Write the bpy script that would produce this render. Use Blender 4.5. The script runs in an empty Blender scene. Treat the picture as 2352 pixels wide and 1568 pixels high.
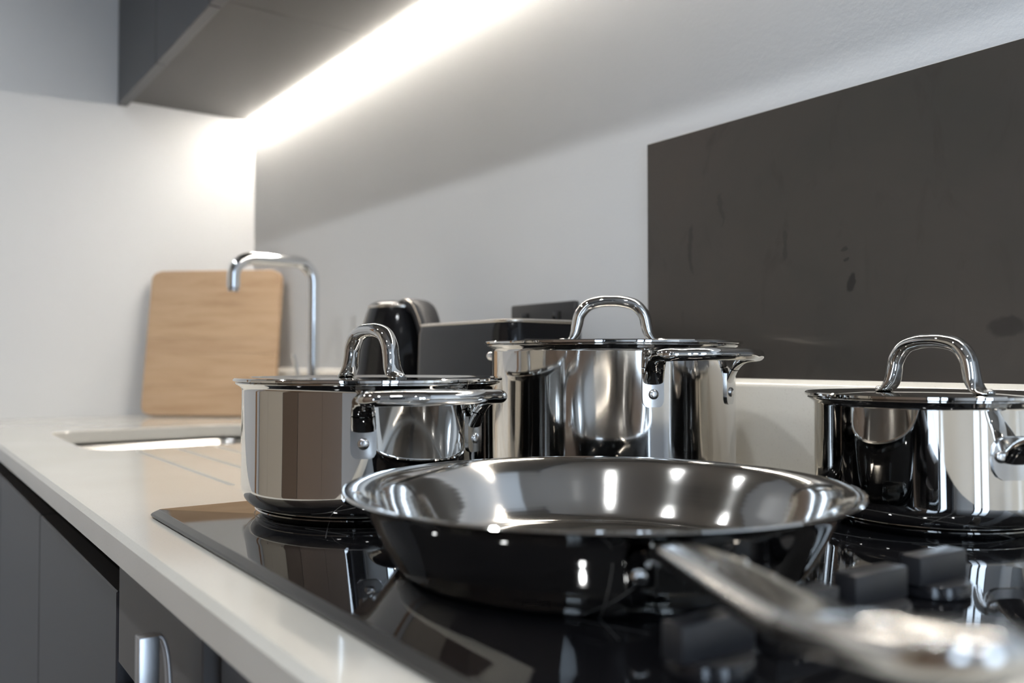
import bpy, bmesh, math, random
from mathutils import Vector, Matrix

random.seed(7)
SC = bpy.context.scene
COL = SC.collection
PI = math.pi
H = 0.90                      # worktop height above the floor

# ------------------------------------------------------------------ camera
cam_d = bpy.data.cameras.new('camera')
cam = bpy.data.objects.new('camera', cam_d)
COL.objects.link(cam)
cam.location = (2.1513, -0.7482, 0.1259 + H)
cam.rotation_euler = (math.radians(90 + 1.2586), 0, math.radians(54.291))
cam_d.sensor_width = 36.0
cam_d.lens = 2000 / 2352 * 36.0
cam_d.clip_start = 0.01
cam_d.dof.use_dof = True
cam_d.dof.focus_distance = 0.70
cam_d.dof.aperture_fstop = 5.0
SC.camera = cam

# ------------------------------------------------------------------ world, exposure
SC.view_settings.view_transform = 'Standard'
SC.view_settings.look = 'None'
SC.view_settings.gamma = 1.0
SC.view_settings.use_curve_mapping = False
SC.view_settings.exposure = 0.0
world = bpy.data.worlds.new('daylight')
SC.world = world
world.use_nodes = True
bg = world.node_tree.nodes['Background']
bg.inputs['Color'].default_value = (0.64, 0.80, 1.0, 1)
bg.inputs['Strength'].default_value = 8.0
SC.cycles.max_bounces = 6
SC.cycles.diffuse_bounces = 3
SC.cycles.glossy_bounces = 5
SC.cycles.transparent_max_bounces = 8
SC.cycles.sample_clamp_indirect = 6.0
SC.cycles.caustics_reflective = True
SC.cycles.blur_glossy = 0.6
SC.cycles.use_adaptive_sampling = True
SC.cycles.adaptive_threshold = 0.05

LED_STRENGTH = 78.0
DOWNLIGHT_W = 4.8

# ------------------------------------------------------------------ helpers
def V(*a): return Vector(a)

def link(o, parent=None):
    COL.objects.link(o)
    if parent: o.parent = parent
    return o

def tag(o, label=None, cat=None, group=None, kind=None):
    if label: o['label'] = label
    if cat: o['category'] = cat
    if group: o['group'] = group
    if kind: o['kind'] = kind
    return o

def obj(name, bm, mat, parent=None, loc=(0, 0, 0), rot=(0, 0, 0), smooth=True, angle=35):
    bmesh.ops.recalc_face_normals(bm, faces=bm.faces)
    me = bpy.data.meshes.new(name)
    bm.to_mesh(me); bm.free()
    if smooth:
        for p in me.polygons: p.use_smooth = True
        me.set_sharp_from_angle(angle=math.radians(angle))
    if mat: me.materials.append(mat)
    o = bpy.data.objects.new(name, me)
    o.location = loc; o.rotation_euler = rot
    return link(o, parent)

def thing(name, label, cat, loc=(0, 0, 0), rz=0.0, group=None):
    o = bpy.data.objects.new(name, None)
    o.empty_display_size = 0.05
    o.location = (loc[0], loc[1], loc[2]); o.rotation_euler = (0, 0, rz)
    tag(o, label, cat, group)
    return link(o)

def copy_part(o, parent, loc=None, rot=None):
    c = o.copy()
    COL.objects.link(c); c.parent = parent
    if loc is not None: c.location = loc
    if rot is not None: c.rotation_euler = rot
    return c

def box(bm, x0, x1, y0, y1, z0, z1, bev=0.0, seg=2):
    t = bmesh.new()
    vs = [t.verts.new((x, y, z)) for z in (z0, z1) for (x, y) in ((x0, y0), (x1, y0), (x1, y1), (x0, y1))]
    for f in ((0, 3, 2, 1), (4, 5, 6, 7), (0, 1, 5, 4), (1, 2, 6, 5), (2, 3, 7, 6), (3, 0, 4, 7)):
        t.faces.new([vs[i] for i in f])
    if bev > 0:
        bmesh.ops.bevel(t, geom=list(t.edges), offset=bev, segments=seg, profile=0.5, affect='EDGES', clamp_overlap=True)
    merge(bm, t)
    return bm

def merge(bm, t):
    m = {}
    for v in t.verts: m[v] = bm.verts.new(v.co)
    for f in t.faces:
        try: bm.faces.new([m[v] for v in f.verts])
        except ValueError: pass
    t.free()

def B(x0, x1, y0, y1, z0, z1, bev=0.0, seg=2):
    return box(bmesh.new(), x0, x1, y0, y1, z0, z1, bev, seg)

def lathe(profile, segs=96, bm=None, close=False):
    """profile: (r, z) list revolved about Z."""
    bm = bm or bmesh.new()
    rings = []
    for r, z in profile:
        if r < 1e-6: rings.append([bm.verts.new((0, 0, z))])
        else: rings.append([bm.verts.new((r * math.cos(2 * PI * i / segs), r * math.sin(2 * PI * i / segs), z)) for i in range(segs)])
    pairs = list(zip(rings, rings[1:]))
    if close: pairs.append((rings[-1], rings[0]))
    for a, b in pairs:
        for i in range(segs):
            j = (i + 1) % segs
            if len(a) == 1 and len(b) == 1: continue
            if len(a) == 1: bm.faces.new((a[0], b[j], b[i]))
            elif len(b) == 1: bm.faces.new((a[i], a[j], b[0]))
            else: bm.faces.new((a[i], a[j], b[j], b[i]))
    return bm

def catmull(pts, n=8):
    """pts: list of equal-length tuples, interpolated smoothly."""
    P = [Vector(p) if False else list(p) for p in pts]
    out = []
    L = len(P)
    for i in range(L - 1):
        p0 = P[max(i - 1, 0)]; p1 = P[i]; p2 = P[i + 1]; p3 = P[min(i + 2, L - 1)]
        for k in range(n):
            t = k / n
            out.append([0.5 * (2 * b + (c - a) * t + (2 * a - 5 * b + 4 * c - d) * t * t + (3 * b - a - 3 * c + d) * t ** 3)
                        for a, b, c, d in zip(p0, p1, p2, p3)])
    out.append(P[-1])
    return out

def tube(pts, ref=(0, 1, 0), segs=16, n=8, bm=None, sq=2.0, cap=True, smooth=True):
    """pts: (x,y,z,a,b): a = half size across ref in the bending plane, b = half size along ref. sq = superellipse power."""
    bm = bm or bmesh.new()
    S = catmull(pts, n) if smooth else [list(p) for p in pts]
    ref = Vector(ref).normalized()
    rings = []
    for i, s in enumerate(S):
        p = Vector(s[:3])
        q0 = Vector(S[max(i - 1, 0)][:3]); q1 = Vector(S[min(i + 1, len(S) - 1)][:3])
        t = (q1 - q0).normalized()
        side = (ref - t * ref.dot(t)).normalized()
        nrm = side.cross(t).normalized()
        ring = []
        for k in range(segs):
            a = 2 * PI * k / segs
            ca, sa = math.cos(a), math.sin(a)
            ca = math.copysign(abs(ca) ** (2 / sq), ca); sa = math.copysign(abs(sa) ** (2 / sq), sa)
            ring.append(bm.verts.new(p + nrm * (ca * s[3]) + side * (sa * s[4])))
        rings.append(ring)
    for a, b in zip(rings, rings[1:]):
        for k in range(segs):
            j = (k + 1) % segs
            bm.faces.new((a[k], a[j], b[j], b[k]))
    if cap:
        bm.faces.new(list(reversed(rings[0]))); bm.faces.new(rings[-1])
    return bm

def rrect(x0, x1, y0, y1, r, n=6):
    pts = []
    for cx, cy, a0 in ((x1 - r, y0 + r, -90), (x1 - r, y1 - r, 0), (x0 + r, y1 - r, 90), (x0 + r, y0 + r, 180)):
        for k in range(n + 1):
            a = math.radians(a0 + 90 * k / n)
            pts.append((cx + r * math.cos(a), cy + r * math.sin(a)))
    return pts

def loft(loops, bm=None, cap0=False, cap1=False):
    """loops of equal point counts [(x,y,z)...]"""
    bm = bm or bmesh.new()
    R = [[bm.verts.new(p) for p in L] for L in loops]
    n = len(R[0])
    for a, b in zip(R, R[1:]):
        for i in range(n):
            j = (i + 1) % n
            bm.faces.new((a[i], a[j], b[j], b[i]))
    if cap0: bm.faces.new(list(reversed(R[0])))
    if cap1: bm.faces.new(R[-1])
    return bm

def inset_rr(x0, x1, y0, y1, r, d, z, n=6):
    return [(x, y, z) for x, y in rrect(x0 + d, x1 - d, y0 + d, y1 - d, max(r - d, 0.0005), n)]

# ------------------------------------------------------------------ materials
def mat(name, color, rough=0.5, metal=0.0, spec=0.5, **kw):
    m = bpy.data.materials.new(name); m.use_nodes = True
    b = m.node_tree.nodes['Principled BSDF']
    b.inputs['Base Color'].default_value = (*color, 1)
    b.inputs['Roughness'].default_value = rough
    b.inputs['Metallic'].default_value = metal
    b.inputs['Specular IOR Level'].default_value = spec
    for k, v in kw.items():
        b.inputs[k.replace('_', ' ')].default_value = v
    return m

def nodes(m): return m.node_tree.nodes, m.node_tree.links, m.node_tree.nodes['Principled BSDF']

def coords(m, scale=(1, 1, 1), rot=(0, 0, 0), kind='Object'):
    N, L, b = nodes(m)
    tc = N.new('ShaderNodeTexCoord'); mp = N.new('ShaderNodeMapping')
    mp.inputs['Scale'].default_value = scale; mp.inputs['Rotation'].default_value = rot
    L.new(tc.outputs[kind], mp.inputs['Vector'])
    return mp.outputs['Vector']

def noise(m, vec, scale, detail=4, rough=0.55, dist=0.0):
    N, L, b = nodes(m)
    n = N.new('ShaderNodeTexNoise')
    n.inputs['Scale'].default_value = scale; n.inputs['Detail'].default_value = detail
    n.inputs['Roughness'].default_value = rough; n.inputs['Distortion'].default_value = dist
    L.new(vec, n.inputs['Vector'])
    return n.outputs['Fac']

def ramp(m, fac, stops):
    N, L, b = nodes(m)
    r = N.new('ShaderNodeValToRGB')
    e = r.color_ramp.elements
    while len(e) < len(stops): e.new(0.5)
    for el, (p, c) in zip(e, stops):
        el.position = p
        el.color = (*c, 1) if len(c) == 3 else c
    L.new(fac, r.inputs['Fac'])
    return r.outputs['Color']

def bump(m, fac, strength=0.2, dist=0.001):
    N, L, b = nodes(m)
    u = N.new('ShaderNodeBump')
    u.inputs['Strength'].default_value = strength; u.inputs['Distance'].default_value = dist
    L.new(fac, u.inputs['Height']); L.new(u.outputs['Normal'], b.inputs['Normal'])

def mixc(m, fac, c1, c2, mode='MIX'):
    N, L, b = nodes(m)
    x = N.new('ShaderNodeMix'); x.data_type = 'RGBA'; x.blend_type = mode
    for s, v in ((x.inputs[0], fac), (x.inputs[6], c1), (x.inputs[7], c2)):
        if isinstance(v, (int, float)): s.default_value = v
        elif isinstance(v, tuple): s.default_value = (*v, 1)
        else: L.new(v, s)
    return x.outputs[2]

def m_wall(name, col):
    m = mat(name, col, 0.75)
    N, L, b = nodes(m)
    v = coords(m)
    f = noise(m, v, 2.2, 4)
    L.new(ramp(m, f, ((0.3, tuple(c * 0.97 for c in col)), (0.7, col))), b.inputs['Base Color'])
    bump(m, noise(m, v, 180, 3), 0.12, 0.002)
    return m

M = {}
M['wall'] = m_wall('painted_plaster', (0.77, 0.775, 0.78))
M['ceiling'] = m_wall('ceiling_paint', (0.30, 0.275, 0.25))

m = M['floor'] = mat('oak_floor', (0.30, 0.19, 0.11), 0.35)
N, L, b = nodes(m)
f = noise(m, coords(m, (1.5, 18, 1)), 2.0, 6, 0.6, 0.4)
L.new(ramp(m, f, ((0.3, (0.20, 0.12, 0.065)), (0.7, (0.36, 0.235, 0.14)))), b.inputs['Base Color'])

m = M['quartz'] = mat('quartz_worktop', (0.76, 0.73, 0.665), 0.095)
N, L, b = nodes(m)
v = coords(m)
sp = noise(m, v, 700, 2)
cl = noise(m, v, 5, 3)
c1 = ramp(m, cl, ((0.35, (0.66, 0.632, 0.57)), (0.65, (0.70, 0.675, 0.62))))
L.new(mixc(m, ramp(m, sp, ((0.60, (0, 0, 0)), (0.72, (1, 1, 1)))), c1, (0.60, 0.57, 0.51)), b.inputs['Base Color'])

M['steel'] = mat('polished_steel', (0.74, 0.725, 0.70), 0.055, 1.0)
m = M['steel']
N, L, b = nodes(m)
L.new(ramp(m, noise(m, coords(m, (1, 1, 14)), 60, 3), ((0.3, (0.02,) * 3), (0.75, (0.05,) * 3))), b.inputs['Roughness'])
bump(m, noise(m, coords(m, (1, 1, 1)), 9, 2), 0.03, 0.003)

def brushed(name, col, rough, aniso, scale=(1, 1, 320)):
    m = mat(name, col, rough, 1.0)
    N, L, b = nodes(m)
    b.inputs['Anisotropic'].default_value = aniso
    b.inputs['Anisotropic Rotation'].default_value = 0.25
    t = N.new('ShaderNodeTangent'); t.direction_type = 'RADIAL'; t.axis = 'Z'
    L.new(t.outputs['Tangent'], b.inputs['Tangent'])
    return m
M['brushed'] = brushed('brushed_steel', (0.72, 0.70, 0.675), 0.085, 0.5)
M['pan_in'] = brushed('spun_steel', (0.70, 0.68, 0.65), 0.10, 0.8)
m = M['pan_in']
N, L, b = nodes(m)
tc = N.new('ShaderNodeTexCoord'); sx = N.new('ShaderNodeSeparateXYZ'); L.new(tc.outputs['Object'], sx.inputs[0])
cx = N.new('ShaderNodeCombineXYZ'); L.new(sx.outputs[0], cx.inputs[0]); L.new(sx.outputs[1], cx.inputs[1])
ln = N.new('ShaderNodeVectorMath'); ln.operation = 'LENGTH'; L.new(cx.outputs[0], ln.inputs[0])
mu = N.new('ShaderNodeMath'); mu.operation = 'MULTIPLY'; mu.inputs[1].default_value = 3600; L.new(ln.outputs['Value'], mu.inputs[0])
sn = N.new('ShaderNodeMath'); sn.operation = 'SINE'; L.new(mu.outputs[0], sn.inputs[0])
bump(m, sn.outputs[0], 0.008, 0.0003)
dust = noise(m, tc.outputs['Object'], 900, 1)
L.new(mixc(m, ramp(m, dust, ((0.74, (0, 0, 0)), (0.78, (1, 1, 1)))), (0.70, 0.68, 0.65), (0.85, 0.80, 0.72)), b.inputs['Base Color'])
M['chrome'] = mat('chrome', (0.80, 0.81, 0.82), 0.05, 1.0)
M['satin'] = mat('satin_nickel', (0.52, 0.52, 0.53), 0.30, 1.0)
M['sink'] = mat('sink_steel', (0.62, 0.61, 0.59), 0.22, 1.0)
M['handle'] = mat('satin_handle_steel', (0.68, 0.665, 0.64), 0.15, 1.0)
M['bracket'] = mat('bracket_steel', (0.58, 0.57, 0.56), 0.17, 1.0)
M['rivet'] = mat('rivet_steel', (0.70, 0.69, 0.68), 0.22, 1.0)

m = M['glass'] = mat('black_ceramic_glass', (0.006, 0.006, 0.007), 0.03, 0, 0.5)
M['hob_edge'] = mat('bevelled_glass_edge', (0.045, 0.042, 0.038), 0.28)
M['mark'] = mat('zone_print', (0.10, 0.10, 0.10), 0.3)
m = M['knob'] = mat('knob_plastic', (0.022, 0.022, 0.025), 0.38)
M['knob_side'] = mat('knob_gloss', (0.012, 0.012, 0.014), 0.12)

def m_front(name, col, rough):
    m = mat(name, col, rough)
    N, L, b = nodes(m)
    f = noise(m, coords(m), 420, 2)
    bump(m, f, 0.06, 0.0008)
    return m
M['anthracite'] = m_front('anthracite_lacquer', (0.042, 0.043, 0.050), 0.36)
M['under'] = m_front('underside_laminate', (0.068, 0.065, 0.062), 0.50)
M['drawer'] = m_front('grey_laminate', (0.105, 0.100, 0.098), 0.42)
M['black'] = mat('black_recess', (0.008, 0.008, 0.009), 0.6)
M['cream'] = m_front('cream_laminate', (0.62, 0.56, 0.47), 0.45)
M['taupe'] = m_front('taupe_laminate', (0.16, 0.115, 0.085), 0.45)
M['taupe2'] = m_front('taupe_panel', (0.24, 0.18, 0.14), 0.45)
M['oak'] = mat('oak_trim', (0.36, 0.20, 0.10), 0.45)
M['frame'] = mat('window_frame', (0.10, 0.10, 0.11), 0.4)
M['white_plastic'] = mat('white_plastic', (0.8, 0.8, 0.8), 0.4)
M['black_gloss'] = mat('black_gloss_plastic', (0.008, 0.008, 0.009), 0.09)
M['black_matte'] = mat('black_matte_plastic', (0.022, 0.022, 0.024), 0.45)
M['trim'] = mat('champagne_trim', (0.75, 0.70, 0.63), 0.25, 1.0)

# dark metal splashback with smears and a few dried-on stains (x, z, half sizes, strength)
STAINS = [(1.6700, 0.1993, 0.0055, 0.0100, 0.9), (1.6648, 0.2329, 0.0042, 0.0022, 0.7), (1.6671, 0.2236, 0.0030, 0.0018, 0.8), (1.8098, 0.1536, 0.015, 0.012, 0.6), (1.4680, 0.2520, 0.004, 0.030, 0.5), (1.5940, 0.2448, 0.003, 0.016, 0.5), (1.5116, 0.2921, 0.003, 0.020, 0.4)]
m = M['panel'] = mat('dark_splashback', (0.035, 0.030, 0.026), 0.38)
N, L, b = nodes(m)
v = coords(m)
big = noise(m, v, 3.2, 5, 0.6, 0.6)
smear = noise(m, coords(m, (5, 1, 2.2), (0, 0.3, 0)), 3.0, 5, 0.62, 1.8)
spots = noise(m, coords(m, (1, 1, 1)), 11, 2, 0.4, 0.8)
base = ramp(m, big, ((0.3, (0.050, 0.046, 0.040)), (0.55, (0.066, 0.056, 0.048)), (0.75, (0.074, 0.058, 0.048))))
base = mixc(m, ramp(m, smear, ((0.56, (0, 0, 0)), (0.74, (0.6,) * 3))), base, (0.034, 0.026, 0.022))
base = mixc(m, ramp(m, spots, ((0.74, (0, 0, 0)), (0.78, (0.25,) * 3))), base, (0.018, 0.016, 0.016))
tcp = N.new('ShaderNodeTexCoord')
nz = N.new('ShaderNodeTexNoise'); nz.inputs['Scale'].default_value = 45; nz.inputs['Detail'].default_value = 3
L.new(tcp.outputs['Object'], nz.inputs['Vector'])
for (sx_, sz_, rx_, rz_, amt) in STAINS:
    ad = N.new('ShaderNodeVectorMath'); ad.operation = 'MULTIPLY_ADD'
    L.new(nz.outputs['Color'], ad.inputs[0]); ad.inputs[1].default_value = (0.020, 0, 0.020)
    L.new(tcp.outputs['Object'], ad.inputs[2])
    sb_ = N.new('ShaderNodeVectorMath'); sb_.operation = 'SUBTRACT'; L.new(ad.outputs[0], sb_.inputs[0]); sb_.inputs[1].default_value = (sx_ + 0.010, 0, sz_ + 0.010)
    ms = N.new('ShaderNodeVectorMath'); ms.operation = 'MULTIPLY'; L.new(sb_.outputs[0], ms.inputs[0]); ms.inputs[1].default_value = (1 / rx_, 0, 1 / rz_)
    ln_ = N.new('ShaderNodeVectorMath'); ln_.operation = 'LENGTH'; L.new(ms.outputs[0], ln_.inputs[0])
    base = mixc(m, ramp(m, ln_.outputs['Value'], ((0.75, (amt,) * 3), (1.0, (0, 0, 0)))), base, (0.018, 0.016, 0.016))
L.new(base, b.inputs['Base Color'])
L.new(ramp(m, smear, ((0.3, (0.30,) * 3), (0.8, (0.38,) * 3))), b.inputs['Roughness'])
bump(m, noise(m, coords(m, (2, 1, 160)), 4, 3), 0.03, 0.001)

m = M['beech'] = mat('beech_wood', (0.48, 0.30, 0.165), 0.5)
N, L, b = nodes(m)
oi = N.new('ShaderNodeObjectInfo')
v = coords(m, (3.0, 1, 26))
N2 = N.new('ShaderNodeVectorMath'); N2.operation = 'ADD'
cmb = N.new('ShaderNodeCombineXYZ'); ml = N.new('ShaderNodeMath'); ml.operation = 'MULTIPLY'; ml.inputs[1].default_value = 37
L.new(oi.outputs['Random'], ml.inputs[0]); L.new(ml.outputs[0], cmb.inputs[0]); L.new(ml.outputs[0], cmb.inputs[2])
L.new(v, N2.inputs[0]); L.new(cmb.outputs[0], N2.inputs[1])
g = noise(m, N2.outputs[0], 2.2, 6, 0.6, 0.5)
c = ramp(m, g, ((0.28, (0.47, 0.31, 0.185)), (0.5, (0.56, 0.385, 0.24)), (0.75, (0.62, 0.44, 0.285))))
L.new(mixc(m, oi.outputs['Random'], c, mixc(m, 0.75, (0.46, 0.30, 0.19), c)), b.inputs['Base Color'])

# window pane: clear glass with a faint mirror image
m = M['pane'] = bpy.data.materials.new('window_glass'); m.use_nodes = True
N, L = m.node_tree.nodes, m.node_tree.links
N.remove(N['Principled BSDF'])
tr = N.new('ShaderNodeBsdfTransparent'); gl = N.new('ShaderNodeBsdfGlossy'); gl.inputs['Roughness'].default_value = 0.01
fr = N.new('ShaderNodeFresnel'); mx = N.new('ShaderNodeMixShader')
L.new(fr.outputs[0], mx.inputs[0]); L.new(tr.outputs[0], mx.inputs[1]); L.new(gl.outputs[0], mx.inputs[2])
L.new(mx.outputs[0], N['Material Output'].inputs['Surface'])

def emis(name, col, s):
    m = bpy.data.materials.new(name); m.use_nodes = True
    N, L = m.node_tree.nodes, m.node_tree.links
    b = N['Principled BSDF']
    b.inputs['Base Color'].default_value = (0.8, 0.8, 0.8, 1)
    b.inputs['Emission Color'].default_value = (*col, 1)
    b.inputs['Emission Strength'].default_value = s
    return m
M['led'] = emis('led_diffuser', (1.0, 0.925, 0.82), LED_STRENGTH)

# ------------------------------------------------------------------ room shell (worktop plane = H)
XR, YF, ZC = 4.40, -2.36, 2.42
def struct(name, bm, m, **k):
    o = obj(name, bm, m, smooth=k.pop('smooth', False), **k)
    o['kind'] = 'structure'
    return o

struct('floor', B(-0.15, XR + 0.15, YF - 0.15, 0.15, -0.1, 0), M['floor'])
struct('ceiling', B(-0.15, XR + 0.15, YF - 0.15, 0.15, ZC, ZC + 0.1), M['ceiling'])
struct('wall_back', B(-0.15, XR + 0.15, 0, 0.15, 0, ZC), M['wall'])
struct('wall_left', B(-0.15, 0, YF, 0, 0, ZC), M['wall'])
# front wall with a second tall window
VX0, VX1, VZ0, VZ1 = 2.64, 4.30, 0.70, 2.24
bm = bmesh.new()
box(bm, -0.15, VX0, YF - 0.15, YF, 0, ZC); box(bm, VX1, XR + 0.15, YF - 0.15, YF, 0, ZC)
box(bm, VX0, VX1, YF - 0.15, YF, 0, VZ0); box(bm, VX0, VX1, YF - 0.15, YF, VZ1, ZC)
struct('wall_front', bm, M['wall'])
w2 = bpy.data.objects.new('window_2', None); w2.location = (0, YF - 0.10, 0); w2['kind'] = 'structure'; link(w2)
bm = bmesh.new()
for x in (VX0, VX1 - 0.05): box(bm, x, x + 0.05, 0, 0.06, VZ0, VZ1, 0.004)
for z in (VZ0, VZ1 - 0.05): box(bm, VX0 + 0.05, VX1 - 0.05, 0, 0.06, z, z + 0.05, 0.004)
obj('window_frame', bm, M['frame'], w2)
xm = (VX0 + VX1) / 2
obj('mullion', B(xm - 0.04, xm + 0.04, 0, 0.06, VZ0 + 0.05, VZ1 - 0.05, 0.004), M['frame'], w2)
for a_, c_ in ((VX0 + 0.05, xm - 0.04), (xm + 0.04, VX1 - 0.05)):
    obj('pane', B(a_, c_, 0.026, 0.034, VZ0 + 0.05, VZ1 - 0.05), M['pane'], w2, smooth=False)
pl = bpy.data.lights.new('window_daylight', 'AREA'); pl.shape = 'RECTANGLE'
pl.size = VX1 - VX0; pl.size_y = VZ1 - VZ0; pl.cycles.is_portal = True
po = bpy.data.objects.new('window_daylight', pl); po.location = (xm, YF - 0.145, (VZ0 + VZ1) / 2)
po.rotation_euler = (math.radians(90), 0, 0); link(po)
# right wall with a tall glazed door opening
WY0, WY1, WZ0, WZ1 = -1.38, -0.62, 0.06, 2.10
bm = bmesh.new()
box(bm, XR, XR + 0.15, YF, WY0, 0, ZC); box(bm, XR, XR + 0.15, WY1, 0, 0, ZC)
box(bm, XR, XR + 0.15, WY0, WY1, 0, WZ0); box(bm, XR, XR + 0.15, WY0, WY1, WZ1, ZC)
struct('wall_right', bm, M['wall'])
win = bpy.data.objects.new('window_1', None); win.location = (XR + 0.05, 0, 0); win['kind'] = 'structure'; link(win)
bm = bmesh.new()
fw_ = 0.05
for y in (WY0, WY1 - fw_): box(bm, 0, 0.06, y, y + fw_, WZ0, WZ1, 0.004)
for z in (WZ0, WZ1 - fw_): box(bm, 0, 0.06, WY0 + fw_, WY1 - fw_, z, z + fw_, 0.004)
obj('window_frame', bm, M['frame'], win)
ym = (WY0 + WY1) / 2
obj('mullion', B(0.0, 0.06, ym - 0.045, ym + 0.045, WZ0 + fw_, WZ1 - fw_, 0.004), M['frame'], win)
for k, (a, c_) in enumerate(((WY0 + fw_, ym - 0.045), (ym + 0.045, WY1 - fw_))):
    obj('pane', B(0.026, 0.034, a, c_, WZ0 + fw_, WZ1 - fw_), M['pane'], win, smooth=False)
pl = bpy.data.lights.new('window_daylight', 'AREA'); pl.shape = 'RECTANGLE'
pl.size = WY1 - WY0; pl.size_y = WZ1 - WZ0; pl.cycles.is_portal = True
po = bpy.data.objects.new('window_daylight', pl); po.location = (XR + 0.14, ym, (WZ0 + WZ1) / 2)
po.rotation_euler = (math.radians(90), 0, math.radians(90)); link(po)

# ------------------------------------------------------------------ worktop with sink cut-out and drainer grooves
TH = 0.022
WX1 = 2.95
SX0, SX1, SY0, SY1, SR = 0.420, 0.830, -0.517, -0.165, 0.055
GROOVES = [(0.850, 1.270, y) for y in (-0.462, -0.407, -0.352, -0.297, -0.242)]
def worktop_mesh():
    bm = bmesh.new()
    c = 0.004
    def ring(pts, z): return [bm.verts.new((x, y, z)) for x, y in pts]
    def strip(a, b):
        n = len(a)
        for i in range(n): bm.faces.new((a[i], a[(i + 1) % n], b[(i + 1) % n], b[i]))
    def edges(r):
        n = len(r); out = []
        for i in range(n):
            e = bm.edges.get((r[i], r[(i + 1) % n])) or bm.edges.new((r[i], r[(i + 1) % n]))
            out.append(e)
        return out
    x0, x1, y0, y1 = 0.0, WX1, -0.61, 0.0
    outer = lambda d: [(x0 + d, y0 + d), (x1 - d, y0 + d), (x1 - d, y1 - d), (x0 + d, y1 - d)]
    outer_t = [(x0, y0 + c), (x1 - c, y0 + c), (x1 - c, y1), (x0, y1)]
    outer_m = [(x0, y0 + c * 0.25), (x1 - c * 0.25, y0 + c * 0.25), (x1 - c * 0.25, y1), (x0, y1)]
    o0 = ring(outer_t, 0); o1 = ring([(x0, y0), (x1, y0), (x1, y1), (x0, y1)], -c); o2 = ring([(x0, y0), (x1, y0), (x1, y1), (x0, y1)], -TH)
    top = edges(o0); strip(o0, o1); strip(o1, o2); bot = edges(o2)
    s = rrect(SX0, SX1, SY0, SY1, SR, 10)
    sb = rrect(SX0 + .002, SX1 - .002, SY0 + .002, SY1 - .002, SR - .002, 10)
    i0 = ring(s, 0); i1 = ring(sb, -0.002); i2 = ring(sb, -TH)
    top += edges(i0); strip(i0, i1); strip(i1, i2); bot += edges(i2)
    for gx0, gx1, gy in GROOVES:
        w = 0.0036
        g0 = ring(rrect(gx0, gx1, gy - w, gy + w, 0.0028, 4), 0)
        g1 = ring(rrect(gx0 + .0015, gx1 - .0015, gy - w + .0012, gy + w - .0012, 0.0016, 4), -0.0025)
        top += edges(g0); strip(g0, g1); bm.faces.new(g1)
    bmesh.ops.triangle_fill(bm, use_beauty=True, use_dissolve=False, edges=top)
    bmesh.ops.triangle_fill(bm, use_beauty=True, use_dissolve=False, edges=bot)
    return bm
wt = obj('worktop', worktop_mesh(), M['quartz'], loc=(0, 0, H), smooth=True, angle=22)
tag(wt, 'long off-white stone worktop with a chamfered front edge and drainer grooves', 'worktop')

# upstand along the back wall with a sloped top
bm = bmesh.new()
prof = [(0, 0.0), (-0.018, 0.0), (-0.018, 0.0985), (-0.0165, 0.1015), (-0.013, 0.1040), (0, 0.1100)]
a = [bm.verts.new((0.0, y, z)) for y, z in prof]; b_ = [bm.verts.new((WX1, y, z)) for y, z in prof]
n = len(prof)
for i in range(n): bm.faces.new((a[i], a[(i + 1) % n], b_[(i + 1) % n], b_[i]))
bm.faces.new(a); bm.faces.new(list(reversed(b_)))
up = obj('trim_1', bm, M['quartz'], loc=(0, 0, H), smooth=True, angle=40)
up['kind'] = 'structure'

# ------------------------------------------------------------------ sink
sk = thing('kitchen_sink', 'stainless steel undermount sink bowl set into the off-white worktop', 'sink', ((SX0 + SX1) / 2, (SY0 + SY1) / 2, H - TH - 0.19))
hx, hy = (SX1 - SX0) / 2, (SY1 - SY0) / 2
z0 = 0.19
L_ = []
for d, z in ((-0.020, z0 - 0.0045), (-0.004, z0 - 0.0045), (-0.002, z0 - 0.007), (0.006, z0 - 0.06), (0.012, 0.03), (0.024, 0.010), (0.045, 0.003), (0.09, 0.0015)):
    L_.append(inset_rr(-hx, hx, -hy, hy, SR, d, z, 10))
bm = loft(L_, cap1=True)
obj('bowl', bm, M['sink'], sk, angle=60)
dr = obj('drain', lathe([(0, 0.004), (0.012, 0.004), (0.016, 0.0025), (0.034, 0.0025), (0.038, 0.0045), (0.042, 0.0018)], 32), M['chrome'], sk)
obj('drain_cap', lathe([(0, 0.009), (0.010, 0.0085), (0.013, 0.006), (0.013, 0.004)], 24), M['chrome'], dr)

# ------------------------------------------------------------------ tap
TX, TY = 0.572, -0.083
tp = thing('kitchen_tap', 'tall chrome kitchen tap with a square swan neck behind the sink', 'tap', (TX, TY, H))
obj('base', lathe([(0, 0), (0.027, 0), (0.027, 0.004), (0.024, 0.007), (0.0235, 0.075), (0.0215, 0.08), (0, 0.08)], 40), M['chrome'], tp)
ra = 0.0116
r1, r2, zt_ = 0.036, 0.034, 0.3135
pts = [(0, 0, 0.078, ra, ra), (0, 0, 0.15, ra, ra), (0, 0, zt_ - r1, ra, ra)]
for k in range(1, 9):
    a_ = k / 8 * PI / 2
    pts.append((0, -r1 + r1 * math.cos(a_), zt_ - r1 + r1 * math.sin(a_), ra, ra))
pts.append((0, -0.154 + r2, zt_, ra, ra))
for k in range(1, 9):
    a_ = k / 8 * PI / 2
    pts.append((0, -0.154 + r2 - r2 * math.sin(a_), zt_ - r2 + r2 * math.cos(a_), ra, ra))
pts.append((0, -0.154, 0.260, ra, ra))
obj('spout', tube(pts, ref=(1, 0, 0), segs=24, smooth=False), M['chrome'], tp, angle=50)
obj('aerator', lathe([(0, 0.0), (0.0095, 0.0), (0.0100, 0.004), (0.0100, 0.012)], 24), M['satin'], tp, loc=(0, -0.154, 0.252))
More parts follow.
